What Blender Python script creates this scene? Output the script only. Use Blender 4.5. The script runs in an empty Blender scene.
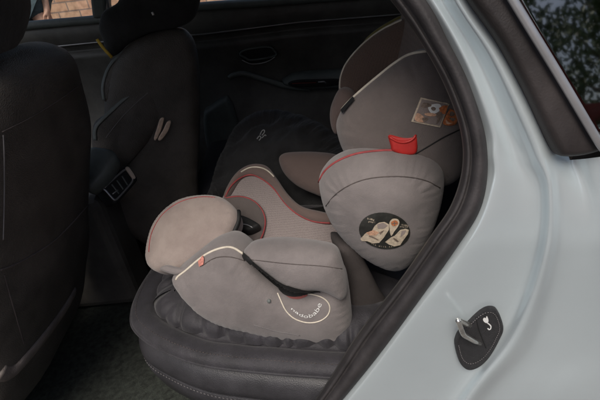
import bpy, bmesh, math, random
import numpy as np
from mathutils import Vector, Matrix
from mathutils.bvhtree import BVHTree
from mathutils.geometry import delaunay_2d_cdt

sc = bpy.context.scene
col = sc.collection
rng = np.random.RandomState(7)
random.seed(7)

# ------------------------------------------------------------------ camera
CAM = np.array([0.0, -0.38, 1.25])
PITCH, YAW, ROLL, FPX = math.radians(32), math.radians(-2), math.radians(7), 433.3
FW = np.array([math.sin(YAW)*math.cos(PITCH), math.cos(YAW)*math.cos(PITCH), -math.sin(PITCH)])
RI = np.array([math.cos(YAW), -math.sin(YAW), 0.0]); UP = np.cross(RI, FW)
RR = RI*math.cos(ROLL)-UP*math.sin(ROLL); UU = UP*math.cos(ROLL)+RI*math.sin(ROLL)
cd = bpy.data.cameras.new('camera'); cam = bpy.data.objects.new('camera', cd); col.objects.link(cam)
cd.sensor_width = 36.0; cd.lens = FPX/600*36.0; cd.clip_start = 0.02; cd.clip_end = 500
cam.matrix_world = Matrix(((RR[0], UU[0], -FW[0], CAM[0]), (RR[1], UU[1], -FW[1], CAM[1]), (RR[2], UU[2], -FW[2], CAM[2]), (0, 0, 0, 1)))
sc.camera = cam

# ------------------------------------------------------------------ light
w = bpy.data.worlds.new("World"); sc.world = w; w.use_nodes = True
nt = w.node_tree; bg = nt.nodes['Background']
sky = nt.nodes.new('ShaderNodeTexSky'); sky.sky_type = 'NISHITA'; sky.sun_disc = False
SUN_EL, SUN_AZ = math.radians(56), math.radians(196)     # azimuth: clockwise from +y
sky.sun_elevation = SUN_EL; sky.sun_rotation = SUN_AZ
sky.air_density = 1.0; sky.dust_density = 4.0; sky.ozone_density = 0.6
nt.links.new(sky.outputs[0], bg.inputs[0]); bg.inputs[1].default_value = 0.10
sd = bpy.data.lights.new('sun', 'SUN'); sun = bpy.data.objects.new('sun', sd); col.objects.link(sun)
sd.energy = 1.9; sd.angle = math.radians(35); sd.color = (1.0, 0.95, 0.88)
sdir = Vector((math.sin(SUN_AZ)*math.cos(SUN_EL), math.cos(SUN_AZ)*math.cos(SUN_EL), math.sin(SUN_EL)))
sun.rotation_euler = sdir.to_track_quat('Z', 'Y').to_euler()
sc.view_settings.view_transform = 'Standard'; sc.view_settings.look = 'None'
sc.view_settings.exposure = 0.25; sc.view_settings.gamma = 1.0
sc.render.engine = 'CYCLES'

# ------------------------------------------------------------------ picture -> place
def ray(px, py): return FW + RR*(px-300)/FPX + UU*(200-py)/FPX
def onY(px, py, y):
    d = ray(px, py); return CAM + d*((y-CAM[1])/d[1])
def onZ(px, py, z):
    d = ray(px, py); return CAM + d*((z-CAM[2])/d[2])
def onP(px, py, P, N):
    d = ray(px, py); return CAM + d*(np.dot(np.array(P)-CAM, N)/np.dot(d, N))
def tumble(z):                       # the car's side leans inward above the waist
    t = max(0.0, z-0.88); return 0.34*t*t/(t+0.06)
def onBody(px, py, off):
    y = off
    for _ in range(25):
        p = onY(px, py, y); y = 0.5*y + 0.5*(off + tumble(p[2]))
    return onY(px, py, y)

# ------------------------------------------------------------------ curves
def spline(pts, n=10, closed=False):
    P = [np.array(p, float) for p in pts]; m = len(P); out = []
    rngi = m if closed else m-1
    for i in range(rngi):
        if closed: a, b, c, d = P[(i-1) % m], P[i], P[(i+1) % m], P[(i+2) % m]
        else: a, b, c, d = P[max(i-1, 0)], P[i], P[i+1], P[min(i+2, m-1)]
        for k in range(n):
            t = k/n
            out.append(0.5*((2*b)+(-a+c)*t+(2*a-5*b+4*c-d)*t*t+(-a+3*b-3*c+d)*t**3))
    if not closed: out.append(P[-1])
    return np.array(out)
def resample(P, step, closed=False):
    Q = np.vstack([P, P[:1]]) if closed else P
    s = np.r_[0, np.cumsum(np.linalg.norm(np.diff(Q, axis=0), axis=1))]
    n = max(3, int(round(s[-1]/step))); t = np.linspace(0, s[-1], n+1)
    R = np.stack([np.interp(t, s, Q[:, k]) for k in range(Q.shape[1])], 1)
    return R[:-1] if closed else R

# ------------------------------------------------------------------ materials
def mat(name, color, rough=0.6, metal=0.0, bump=0.0, bscale=200.0, var=0.0, vscale=12.0, coat=0.0, sheen=0.0, spec=0.5, kind='noise', col2=None, bump2=0.0, b2scale=20.0, rvar=0.0):
    m = bpy.data.materials.new(name); m.use_nodes = True; t = m.node_tree; N = t.nodes; L = t.links
    b = N['Principled BSDF']
    b.inputs['Base Color'].default_value = (*color, 1); b.inputs['Roughness'].default_value = rough
    b.inputs['Metallic'].default_value = metal; b.inputs['Coat Weight'].default_value = coat; b.inputs['Coat Roughness'].default_value = 0.06
    b.inputs['Sheen Weight'].default_value = sheen; b.inputs['Specular IOR Level'].default_value = spec
    tc = N.new('ShaderNodeTexCoord')
    if var > 0:
        n = N.new('ShaderNodeTexNoise'); n.inputs['Scale'].default_value = vscale; n.inputs['Detail'].default_value = 6; n.inputs['Roughness'].default_value = .65
        L.new(tc.outputs['Object'], n.inputs['Vector'])
        r = N.new('ShaderNodeValToRGB'); c2 = col2 or tuple(c*(1-var) for c in color); c1 = color if col2 else tuple(min(1, c*(1+var)) for c in color)
        r.color_ramp.elements[0].position = .36; r.color_ramp.elements[1].position = .64
        r.color_ramp.elements[0].color = (*c2, 1); r.color_ramp.elements[1].color = (*c1, 1)
        L.new(n.outputs[0], r.inputs[0]); L.new(r.outputs[0], b.inputs['Base Color'])
        if rvar > 0:
            mr = N.new('ShaderNodeMapRange'); mr.inputs[3].default_value = max(0, rough-rvar); mr.inputs[4].default_value = rough+rvar
            L.new(n.outputs[0], mr.inputs[0]); L.new(mr.outputs[0], b.inputs['Roughness'])
    nrm = None
    if bump2 > 0:
        n2 = N.new('ShaderNodeTexNoise'); n2.inputs['Scale'].default_value = b2scale; n2.inputs['Detail'].default_value = 4
        L.new(tc.outputs['Object'], n2.inputs['Vector'])
        bb = N.new('ShaderNodeBump'); bb.inputs['Strength'].default_value = bump2; bb.inputs['Distance'].default_value = .01
        L.new(n2.outputs[0], bb.inputs['Height']); nrm = bb
    if bump > 0:
        if kind == 'weave':
            a = N.new('ShaderNodeTexWave'); a.bands_direction = 'X'; a.inputs['Scale'].default_value = bscale; a.inputs['Distortion'].default_value = .6
            c = N.new('ShaderNodeTexWave'); c.bands_direction = 'Z'; c.inputs['Scale'].default_value = bscale; c.inputs['Distortion'].default_value = .6
            L.new(tc.outputs['Object'], a.inputs['Vector']); L.new(tc.outputs['Object'], c.inputs['Vector'])
            mx = N.new('ShaderNodeMath'); mx.operation = 'MULTIPLY'; L.new(a.outputs['Fac'], mx.inputs[0]); L.new(c.outputs['Fac'], mx.inputs[1]); src = mx.outputs[0]
        elif kind == 'voronoi':
            a = N.new('ShaderNodeTexVoronoi'); a.inputs['Scale'].default_value = bscale; L.new(tc.outputs['Object'], a.inputs['Vector']); src = a.outputs['Distance']
        else:
            a = N.new('ShaderNodeTexNoise'); a.inputs['Scale'].default_value = bscale; a.inputs['Detail'].default_value = 3
            L.new(tc.outputs['Object'], a.inputs['Vector']); src = a.outputs[0]
        bp = N.new('ShaderNodeBump'); bp.inputs['Strength'].default_value = bump; bp.inputs['Distance'].default_value = .002
        L.new(src, bp.inputs['Height'])
        if nrm: L.new(nrm.outputs[0], bp.inputs['Normal'])
        nrm = bp
    if nrm: L.new(nrm.outputs[0], b.inputs['Normal'])
    return m
def glass_mat(name, tint, ior=1.5, boost=1.0):
    m = bpy.data.materials.new(name); m.use_nodes = True; t = m.node_tree; N = t.nodes; L = t.links; N.clear()
    o = N.new('ShaderNodeOutputMaterial'); tr = N.new('ShaderNodeBsdfTransparent'); tr.inputs[0].default_value = (*tint, 1)
    g = N.new('ShaderNodeBsdfGlossy'); g.inputs['Roughness'].default_value = .035
    f = N.new('ShaderNodeFresnel'); f.inputs[0].default_value = ior
    mx = N.new('ShaderNodeMixShader'); L.new(f.outputs[0], mx.inputs[0]); L.new(tr.outputs[0], mx.inputs[1]); L.new(g.outputs[0], mx.inputs[2]); L.new(mx.outputs[0], o.inputs[0])
    return m
def mesh_fabric(name, c_hi, c_lo, scale):
    m = mat(name, c_hi, .85, bump=.6, bscale=scale, kind='voronoi', sheen=.2)
    t = m.node_tree; N = t.nodes; L = t.links; b = N['Principled BSDF']
    tc = N.new('ShaderNodeTexCoord'); v = N.new('ShaderNodeTexVoronoi'); v.inputs['Scale'].default_value = scale; v.inputs['Randomness'].default_value = .25
    r = N.new('ShaderNodeValToRGB'); r.color_ramp.elements[0].color = (*c_lo, 1); r.color_ramp.elements[1].color = (*c_hi, 1)
    r.color_ramp.elements[0].position = .15; r.color_ramp.elements[1].position = .45
    L.new(tc.outputs['Object'], v.inputs['Vector']); L.new(v.outputs['Distance'], r.inputs[0]); L.new(r.outputs[0], b.inputs['Base Color'])
    return m
M = {}
M['paint'] = mat('silver_blue_paint', (.585, .655, .68), .24, metal=.38, bump=.03, bscale=900, coat=.8, var=.03, vscale=3)
M['rubber'] = mat('seal_rubber', (.036, .032, .033), .68, bump=.25, bscale=300, var=.25, vscale=25, rvar=.1)
M['trim'] = mat('window_trim_plastic', (.028, .023, .0225), .5, bump=.15, bscale=500, var=.35, vscale=8, rvar=.12)
M['chrome'] = mat('dull_metal_strip', (.46, .46, .47), .36, metal=.7, bump=.05, bscale=200, var=.1)
M['steel'] = mat('striker_steel', (.80, .78, .73), .3, metal=1.0, bump=.12, bscale=250, var=.2, vscale=60, rvar=.12)
M['plastic'] = mat('black_door_plastic', (.095, .090, .082), .42, bump=.3, bscale=600, var=.25, vscale=9, rvar=.1)
M['plastic_g'] = mat('grey_green_plastic', (.12, .135, .128), .5, bump=.2, bscale=500, var=.2)
M['bench'] = mat('grey_black_leather', (.036, .035, .039), .46, bump=.22, bscale=420, kind='voronoi', var=.22, vscale=14, rvar=.08, bump2=.15, b2scale=12)
M['matpad'] = mat('black_quilted_cloth', (.027, .025, .030), .58, bump=.5, bscale=700, var=.3, vscale=18, sheen=.15, bump2=.3, b2scale=30)
M['leather'] = mat('dark_seat_leather', (.072, .063, .055), .48, bump=.5, bscale=450, kind='voronoi', var=.3, vscale=10, rvar=.1, bump2=.25, b2scale=9)
M['carpet'] = mat('dark_carpet', (.028, .033, .027), .95, bump=1.0, bscale=500, var=.5, vscale=60)
M['felt'] = mat('black_jacket_cloth', (.020, .020, .021), .9, bump=.5, bscale=600, sheen=.1, bump2=.8, b2scale=14, var=.3)
M['grey'] = mat('grey_knit_fabric', (.187, .166, .161), .88, bump=.45, bscale=620, var=.13, vscale=14, sheen=.25, bump2=.25, b2scale=10)
M['grey2'] = mat('darker_grey_knit_fabric', (.115, .095, .088), .88, bump=.7, bscale=750, var=.12, vscale=9, sheen=.25, bump2=.25, b2scale=10)
M['beige'] = mat('worn_beige_fabric', (.315, .26, .232), .85, bump=.5, bscale=800, var=.13, vscale=16, col2=(.25, .20, .18), sheen=.3, bump2=.3, b2scale=14)
M['brown'] = mesh_fabric('brown_mesh_fabric', (.13, .085, .065), (.075, .05, .04), 420)
M['mesh'] = mesh_fabric('grey_mesh_fabric', (.28, .238, .23), (.15, .125, .12), 420)
M['rimfab'] = mat('brown_grey_rim_fabric', (.14, .10, .088), .85, bump=.6, bscale=800, sheen=.2, bump2=.2)
M['white'] = mat('cream_piping', (.62, .56, .46), .6, bump=.3, bscale=500, var=.12, vscale=50)
M['whitep'] = mat('white_print', (.75, .75, .73), .6, var=.06, vscale=80)
M['red'] = mat('red_piping', (.30, .05, .052), .7, bump=.3, bscale=400, var=.2, vscale=50)
M['redpl'] = mat('red_plastic', (.46, .022, .018), .45, bump=.08, bscale=200, var=.12, vscale=30)
M['pink'] = mat('salmon_label', (.5, .2, .16), .8, bump=.3, bscale=400, var=.3, vscale=300)
M['black'] = mat('matte_black', (.008, .008, .008), .7, bump=.3, bscale=400, var=.2)
M['seam'] = mat('dark_seam_thread', (.085, .07, .065), .9, var=.2, bump=.3)
M['thread'] = mat('grey_thread', (.16, .15, .15), .8, var=.2, bump=.3)
M['sticker'] = mat('black_sticker', (.03, .03, .027), .35, var=.4, vscale=60)
M['yellow'] = mat('yellow_webbing', (.50, .33, .04), .7, bump=.3, bscale=300, var=.15)
M['olive'] = mat('olive_yellow_cloth', (.16, .13, .03), .8, bump=.3, bscale=300, var=.3)
M['cream'] = mat('cream_print', (.55, .46, .35), .5, var=.2, vscale=200)
M['orange'] = mat('orange_print', (.48, .16, .06), .5, var=.35, vscale=260)
M['peach'] = mat('peach_print', (.60, .36, .24), .5, var=.3, vscale=260)
M['taupe'] = mat('taupe_print', (.20, .15, .12), .5, var=.4, vscale=260)
M['paper'] = mat('crumpled_paper', (.75, .58, .45), .85, bump=.4, bscale=200, var=.15, vscale=90)
M['accleather'] = mat('black_striker_leather', (.022, .021, .023), .5, bump=.8, bscale=1400, kind='voronoi', var=.25, vscale=120)
M['glass'] = glass_mat('clear_car_glass', (.88, .91, .89), 1.35)
M['glasst'] = glass_mat('tinted_car_glass', (.22, .24, .23), 3.4)
M['skin'] = mat('skin', (.48, .27, .19), .55, bump=.1, bscale=300, var=.1, vscale=30)
M['denim'] = mat('dark_teal_denim', (.03, .05, .06), .85, bump=.5, bscale=300, var=.3, vscale=40)
M['shirt'] = mat('grey_shirt_cotton', (.25, .26, .27), .85, bump=.4, bscale=200, var=.15, bump2=.4)
M['hair'] = mat('black_hair', (.015, .012, .01), .5, bump=.8, bscale=120, var=.3)
M['leaf'] = mat('green_leaf', (.14, .21, .07), .5, var=.5, vscale=1.2, col2=(.06, .10, .03))
M['bark'] = mat('bark', (.09, .065, .045), .9, bump=1, bscale=30, var=.4, vscale=20)
M['redwall'] = mat('red_painted_boards', (.30, .06, .04), .7, var=.2, bump=.3, bscale=20)

# ------------------------------------------------------------------ object building
ORG = {}; GEO = {}
def empty(name, loc):
    o = bpy.data.objects.new(name, None); col.objects.link(o); o.location = loc; o.empty_display_size = .1
    ORG[o] = np.array(loc, float); return o
def tag(o, label=None, cat=None, group=None, kind=None):
    for k, v in (('label', label), ('category', cat), ('group', group), ('kind', kind)):
        if v: o[k] = v
    return o
def build(name, V, F, m, parent=None, smooth=True, org=None, mats=None, midx=None):
    V = np.array(V, float)
    if parent is not None: og = ORG[parent]
    else: og = np.array(org, float) if org is not None else np.array([V[:, 0].mean(), V[:, 1].mean(), V[:, 2].min()])
    me = bpy.data.meshes.new(name); me.from_pydata([tuple(v) for v in V-og], [], [tuple(int(i) for i in f) for f in F])
    for mm in (mats or [m]): me.materials.append(mm)
    if midx is not None: me.polygons.foreach_set('material_index', midx)
    me.polygons.foreach_set('use_smooth', [smooth]*len(me.polygons)); me.update()
    o = bpy.data.objects.new(name, me); col.objects.link(o)
    if parent is not None: o.parent = parent
    else: o.location = og
    ORG[o] = og; GEO[o] = (V, [tuple(int(i) for i in f) for f in F]); return o
class MB:
    def __init__(s): s.V = []; s.F = []; s.I = []
    def add(s, V, F, mi=0):
        k = len(s.V); s.V += [tuple(v) for v in V]; s.F += [tuple(i+k for i in f) for f in F]; s.I += [mi]*len(F)
    def build(s, name, m, parent=None, **k):
        if isinstance(m, list): return build(name, s.V, s.F, None, parent, mats=m, midx=s.I, **k)
        return build(name, s.V, s.F, m, parent, **k)
def sweep(P, r, n=8, flat=1.0, up=None, cap=True):
    """tube along points; flat<1 squashes across 'up'"""
    P = np.array(P, float); m = len(P); T = np.gradient(P, axis=0); T /= np.linalg.norm(T, axis=1)[:, None]+1e-12
    u = np.array(up if up is not None else (0, -.6, .8), float); V = []; F = []
    rr = r if hasattr(r, '__len__') else [r]*m
    for i in range(m):
        a = np.cross(T[i], u); a /= np.linalg.norm(a)+1e-9; b = np.cross(a, T[i])
        for k in range(n):
            th = 2*math.pi*k/n; V.append(P[i]+rr[i]*(a*math.cos(th)+b*math.sin(th)*flat))
    for i in range(m-1):
        for k in range(n):
            F.append((i*n+k, i*n+(k+1) % n, (i+1)*n+(k+1) % n, (i+1)*n+k))
    if cap: F.append(tuple(range(n))[::-1]); F.append(tuple(range((m-1)*n, m*n)))
    return V, F
def loft(rows, close_u=False):
    rows = [np.array(r) for r in rows]; n = len(rows[0]); V = np.vstack(rows); F = []
    for i in range(len(rows)-1):
        for k in range(n-1 if not close_u else n):
            F.append((i*n+k, i*n+(k+1) % n, (i+1)*n+(k+1) % n, (i+1)*n+k))
    return V, F
def dist_poly(Q, P):
    A = P; B = np.roll(P, -1, 0); d = np.full(len(Q), 1e9)
    for a, b in zip(A, B):
        e = b-a; t = np.clip(((Q-a)@e)/(e@e+1e-18), 0, 1); d = np.minimum(d, np.linalg.norm(Q-(a+t[:, None]*e), axis=1))
    return d
def inside(Q, P):
    r = np.zeros(len(Q), bool); x, y = Q[:, 0], Q[:, 1]; j = len(P)-1
    for i in range(len(P)):
        xi, yi = P[i]; xj, yj = P[j]
        c = ((yi > y) != (yj > y)) & (x < (xj-xi)*(y-yi)/(yj-yi+1e-18)+xi); r ^= c; j = i
    return r
def triangulate(P, extra):
    n = len(P); pts = [Vector(p) for p in P]+[Vector(p) for p in extra]
    r = delaunay_2d_cdt(pts, [(i, (i+1) % n) for i in range(n)], [], 1, 1e-7)
    return np.array([tuple(v) for v in r[0]]), [tuple(f) for f in r[2]]
def vnoise(P, scale, seed=0):
    r = np.random.RandomState(seed); s = np.zeros(len(P))
    for _ in range(7):
        k = r.normal(size=P.shape[1])*scale; s += np.sin(P@k+r.uniform(0, 6.28))
    return s/3.5
def cushion(name, pts, P0, N, m, parent, Tf=.03, Tb=.03, R=.03, dome=0.0, Rd=.12, step=.010, smooth_pts=True, wrk=0.0, wsc=60, seed=0, bend=None, world=False, org=None, n=6, parts=None):
    """A padded or moulded piece with the given outline, real thickness on both sides of its plane."""
    N = np.array(N, float); N /= np.linalg.norm(N)
    Z = np.array([0, 0, 1.0]) if abs(N[2]) < .9 else np.array([0, 1.0, 0])
    ex = np.cross(Z, N); ex /= np.linalg.norm(ex); ey = np.cross(N, ex); P0 = np.array(P0, float)
    if np.dot(N, CAM-P0) < 0 and not world: N = -N; ex = -ex
    W = spline(pts, n, True) if smooth_pts else np.array(pts, float)
    if not world: W = np.array([onP(a, b, P0, N) for a, b in W])
    O = np.stack([(W-P0)@ex, (W-P0)@ey], 1); O = resample(O, step*.6, True)
    area = .5*np.sum(O[:, 0]*np.roll(O[:, 1], -1)-np.roll(O[:, 0], -1)*O[:, 1])
    if area < 0: O = O[::-1]
    ext = []
    T = np.roll(O, -1, 0)-np.roll(O, 1, 0); T /= np.linalg.norm(T, axis=1)[:, None]+1e-12; In = np.stack([-T[:, 1], T[:, 0]], 1)
    for f in (.06, .2, .42, .7, 1.0):
        d = R*f; q = O+In*d; q = q[(dist_poly(q, O) > d*.93) & inside(q, O)]
        if len(q):
            if d < step*.5: q = q
            ext.append(q)
    mn, mx = O.min(0), O.max(0); gx, gy = np.meshgrid(np.arange(mn[0], mx[0], step), np.arange(mn[1], mx[1], step)); gx = gx+((np.arange(gx.shape[0]) % 2)*step*.5)[:, None]
    g = np.stack([gx.ravel(), gy.ravel()], 1); g = g[inside(g, O)]; g = g[dist_poly(g, O) > R*1.05+step*.3]
    ext.append(g); ext = np.vstack(ext)
    key = {}; keep = []
    ms = min(step*.3, R*.12)
    for i, q in enumerate(ext):
        k = (int(q[0]//ms), int(q[1]//ms))
        if k not in key: key[k] = 1; keep.append(i)
    ext = ext[keep]
    V2, F = triangulate([tuple(p) for p in O], [tuple(p) for p in ext])
    d = dist_poly(V2, O); d[d < 1e-5] = 0
    h = np.sqrt(np.clip(1-(1-np.clip(d/R, 0, 1))**2, 0, 1)); dm = np.sqrt(np.clip(1-(1-np.clip(d/Rd, 0, 1))**2, 0, 1))*np.clip(d/R, 0, 1)
    # smooth the ridge of the dome
    nb = [[] for _ in V2]
    for f in F:
        for a, b in ((f[0], f[1]), (f[1], f[2]), (f[2], f[0])): nb[a].append(b); nb[b].append(a)
    src = np.array([i for i, l in enumerate(nb) for _ in l]); dst = np.array([j for l in nb for j in l]); cnt = np.bincount(src, minlength=len(V2)).clip(1)
    for _ in range(12): dm = .5*dm+.5*np.bincount(src, dm[dst], minlength=len(V2))/cnt; dm[d == 0] = 0
    for _ in range(2):
        h2 = np.bincount(src, h[dst], minlength=len(V2))/cnt; h = np.where(d > R*.9, .5*h+.5*h2, h)
    wn = vnoise(V2, wsc, seed)*wrk*np.clip(d/R, 0, 1) if wrk else 0
    base = P0+V2[:, :1]*ex+V2[:, 1:2]*ey
    bd = bend(V2) if bend is not None else 0
    hf = Tf*h+dome*dm+wn+bd; hb = -Tb*h+bd
    Vf = base+hf[:, None]*N; edge = d == 0
    Vb = base+hb[:, None]*N; idx = np.full(len(V2), -1); nv = len(V2); out = list(Vf)
    for i in range(len(V2)):
        if edge[i]: idx[i] = i
        else: idx[i] = len(out); out.append(Vb[i])
    FF = list(F)+[tuple(idx[j] for j in f[::-1]) for f in F]
    FF = [f for f in FF if len(set(f)) == 3]
    fr = [tuple(f) for f in F]
    if isinstance(m, list):
        mi = parts(V2, F)+[0]*(len(FF)-len(F)); o = build(name, out, FF, None, parent, mats=m, midx=mi, org=org)
    else: o = build(name, out, FF, m, parent, org=org)
    return o
TREES = {}
def hit(objs, px, py, off=.0015):
    best = None
    d = Vector(ray(px, py)).normalized(); c = Vector(CAM)
    for o in objs:
        if o not in TREES: TREES[o] = BVHTree.FromPolygons([Vector(v) for v in GEO[o][0]], GEO[o][1])
        r = TREES[o].ray_cast(c, d)
        if r[0] is not None and (best is None or r[3] < best[3]): best = r
    if best is None: return None, None
    n = best[1] if best[1].dot(d) < 0 else -best[1]
    return np.array(best[0]+n*off), np.array(n)
def line_on(name, pts, objs, r, m, parent, n=8, off=None, flat=.8, sides=8, dash=None, closed=False):
    """a bead (piping, seam) laid along the surface of the given objects"""
    S = resample(spline(pts, n, closed), 2.0); Q = []; NN = []
    for p in S:
        a, b = hit(objs, p[0], p[1], r*.3 if off is None else off)
        if a is not None and (not Q or np.linalg.norm(a-Q[-1]) < .05): Q.append(a); NN.append(b)
    if len(Q) < 3: return None
    Q = np.array(Q)
    for _ in range(2): Q[1:-1] = .25*Q[:-2]+.5*Q[1:-1]+.25*Q[2:]
    mb = MB(); up = np.mean(NN, 0)
    if dash:
        s = resample(Q, dash)
        for i in range(0, len(s)-1, 2): mb.add(*sweep([s[i], (s[i]+s[i+1])/2, s[i+1]], r, 5, 1, up))
    else: mb.add(*sweep(Q, r, sides, flat, up))
    return mb.build(name, m, parent)
def patch_on(name, pts, objs, m, parent, off=.0012, step=.8, smooth_pts=True, n=4, mb=None, mi=0):
    """a thin label following the surface beneath it"""
    P = spline(pts, n, True) if smooth_pts else np.array(pts, float); P = resample(P, step, True)
    a = .5*np.sum(P[:, 0]*np.roll(P[:, 1], -1)-np.roll(P[:, 0], -1)*P[:, 1])
    if a > 0: P = P[::-1]
    mn, mx = P.min(0), P.max(0); gx, gy = np.meshgrid(np.arange(mn[0], mx[0], step*1.6), np.arange(mn[1], mx[1], step*1.6)); g = np.stack([gx.ravel(), gy.ravel()], 1)
    g = g[inside(g, P)]; g = g[dist_poly(g, P) > step*.5] if len(g) else g
    V2, F = triangulate([tuple(p) for p in P], [tuple(q) for q in g])
    V = []; last = None
    for p in V2:
        h, _ = hit(objs, p[0], p[1], off)
        if h is None: h = last if last is not None else onY(p[0], p[1], .3)
        V.append(h); last = h
    if mb is not None: mb.add(V, F, mi); return
    return build(name, V, F, m, parent)
def text2d(s, size=1.0):
    c = bpy.data.curves.new('t', 'FONT'); c.body = s; c.size = size; c.align_x = 'CENTER'; c.resolution_u = 3
    o = bpy.data.objects.new('t', c); col.objects.link(o); dg = bpy.context.evaluated_depsgraph_get()
    me = o.evaluated_get(dg).to_mesh(); V = [tuple(v.co)[:2] for v in me.vertices]; F = [tuple(p.vertices) for p in me.polygons]
    o.to_mesh_clear(); bpy.data.objects.remove(o); bpy.data.curves.remove(c); return np.array(V), F
def text_on(s, fn, objs, off=.002):
    V, F = text2d(s); out = []
    for v in V:
        p = fn(v[0], v[1]); h, _ = hit(objs, p[0], p[1], off); out.append(h if h is not None else (out[-1] if out else onY(p[0], p[1], .3)))
    return out, F
def box(x0, x1, y0, y1, z0, z1):
    V = [(x, y, z) for x in (x0, x1) for y in (y0, y1) for z in (z0, z1)]
    return V, [(0, 1, 3, 2), (4, 6, 7, 5), (0, 4, 5, 1), (2, 3, 7, 6), (0, 2, 6, 4), (1, 5, 7, 3)]
def bevel(o, wd=.01, seg=3):
    b = o.modifiers.new('bevel', 'BEVEL'); b.width = wd; b.segments = seg; b.limit_method = 'ANGLE'; return o

# ================================================================== SETTING
def ground():
    m = mat('paving', (.13, .125, .12), .85, bump=.6, bscale=40, var=.3, vscale=2)
    build('ground', [(-80, -80, 0), (80, -80, 0), (80, 80, 0), (-80, 80, 0)], [(0, 1, 2, 3)], m, smooth=False, org=(0, 0, 0))['kind'] = 'structure'
ground()
def brick_wall():
    m = bpy.data.materials.new('pinkish_brick'); m.use_nodes = True; t = m.node_tree; N = t.nodes; L = t.links; b = N['Principled BSDF']
    tc = N.new('ShaderNodeTexCoord'); mp = N.new('ShaderNodeMapping'); mp.inputs['Rotation'].default_value = (math.radians(90), 0, 0)
    br = N.new('ShaderNodeTexBrick'); br.inputs['Color1'].default_value = (.50, .27, .17, 1); br.inputs['Color2'].default_value = (.62, .40, .27, 1); br.inputs['Mortar'].default_value = (.30, .22, .18, 1)
    br.inputs['Scale'].default_value = 1; br.inputs['Brick Width'].default_value = .25; br.inputs['Row Height'].default_value = .1; br.inputs['Mortar Size'].default_value = .008; br.inputs['Bias'].default_value = .1
    n = N.new('ShaderNodeTexNoise'); n.inputs['Scale'].default_value = 14; n.inputs['Detail'].default_value = 6
    mx = N.new('ShaderNodeMixRGB'); mx.blend_type = 'MULTIPLY'; mx.inputs[0].default_value = .7
    r = N.new('ShaderNodeValToRGB'); r.color_ramp.elements[0].position = .35; r.color_ramp.elements[0].color = (.55, .5, .48, 1); r.color_ramp.elements[1].position = .6
    L.new(tc.outputs['Object'], mp.inputs[0]); L.new(mp.outputs[0], br.inputs['Vector']); L.new(tc.outputs['Object'], n.inputs['Vector']); L.new(n.outputs[0], r.inputs[0])
    L.new(br.outputs[0], mx.inputs[1]); L.new(r.outputs[0], mx.inputs[2]); L.new(mx.outputs[0], b.inputs['Base Color'])
    bp = N.new('ShaderNodeBump'); bp.inputs['Strength'].default_value = .6; bp.inputs['Distance'].default_value = .01; bp.invert = True; L.new(br.outputs['Fac'], bp.inputs['Height']); L.new(bp.outputs[0], b.inputs['Normal']); b.inputs['Roughness'].default_value = .9
    mb = MB(); mb.add(*box(-9, 6, 5.2, 5.45, 0, 1.6)); mb.add(*box(-9.03, 6.03, 5.16, 5.49, 1.602, 1.68))
    tag(mb.build('brick_wall', m, smooth=False, org=(0, 5.2, 0)), 'pinkish orange brick wall outside, seen through the far side windows', 'wall')
brick_wall()

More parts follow.
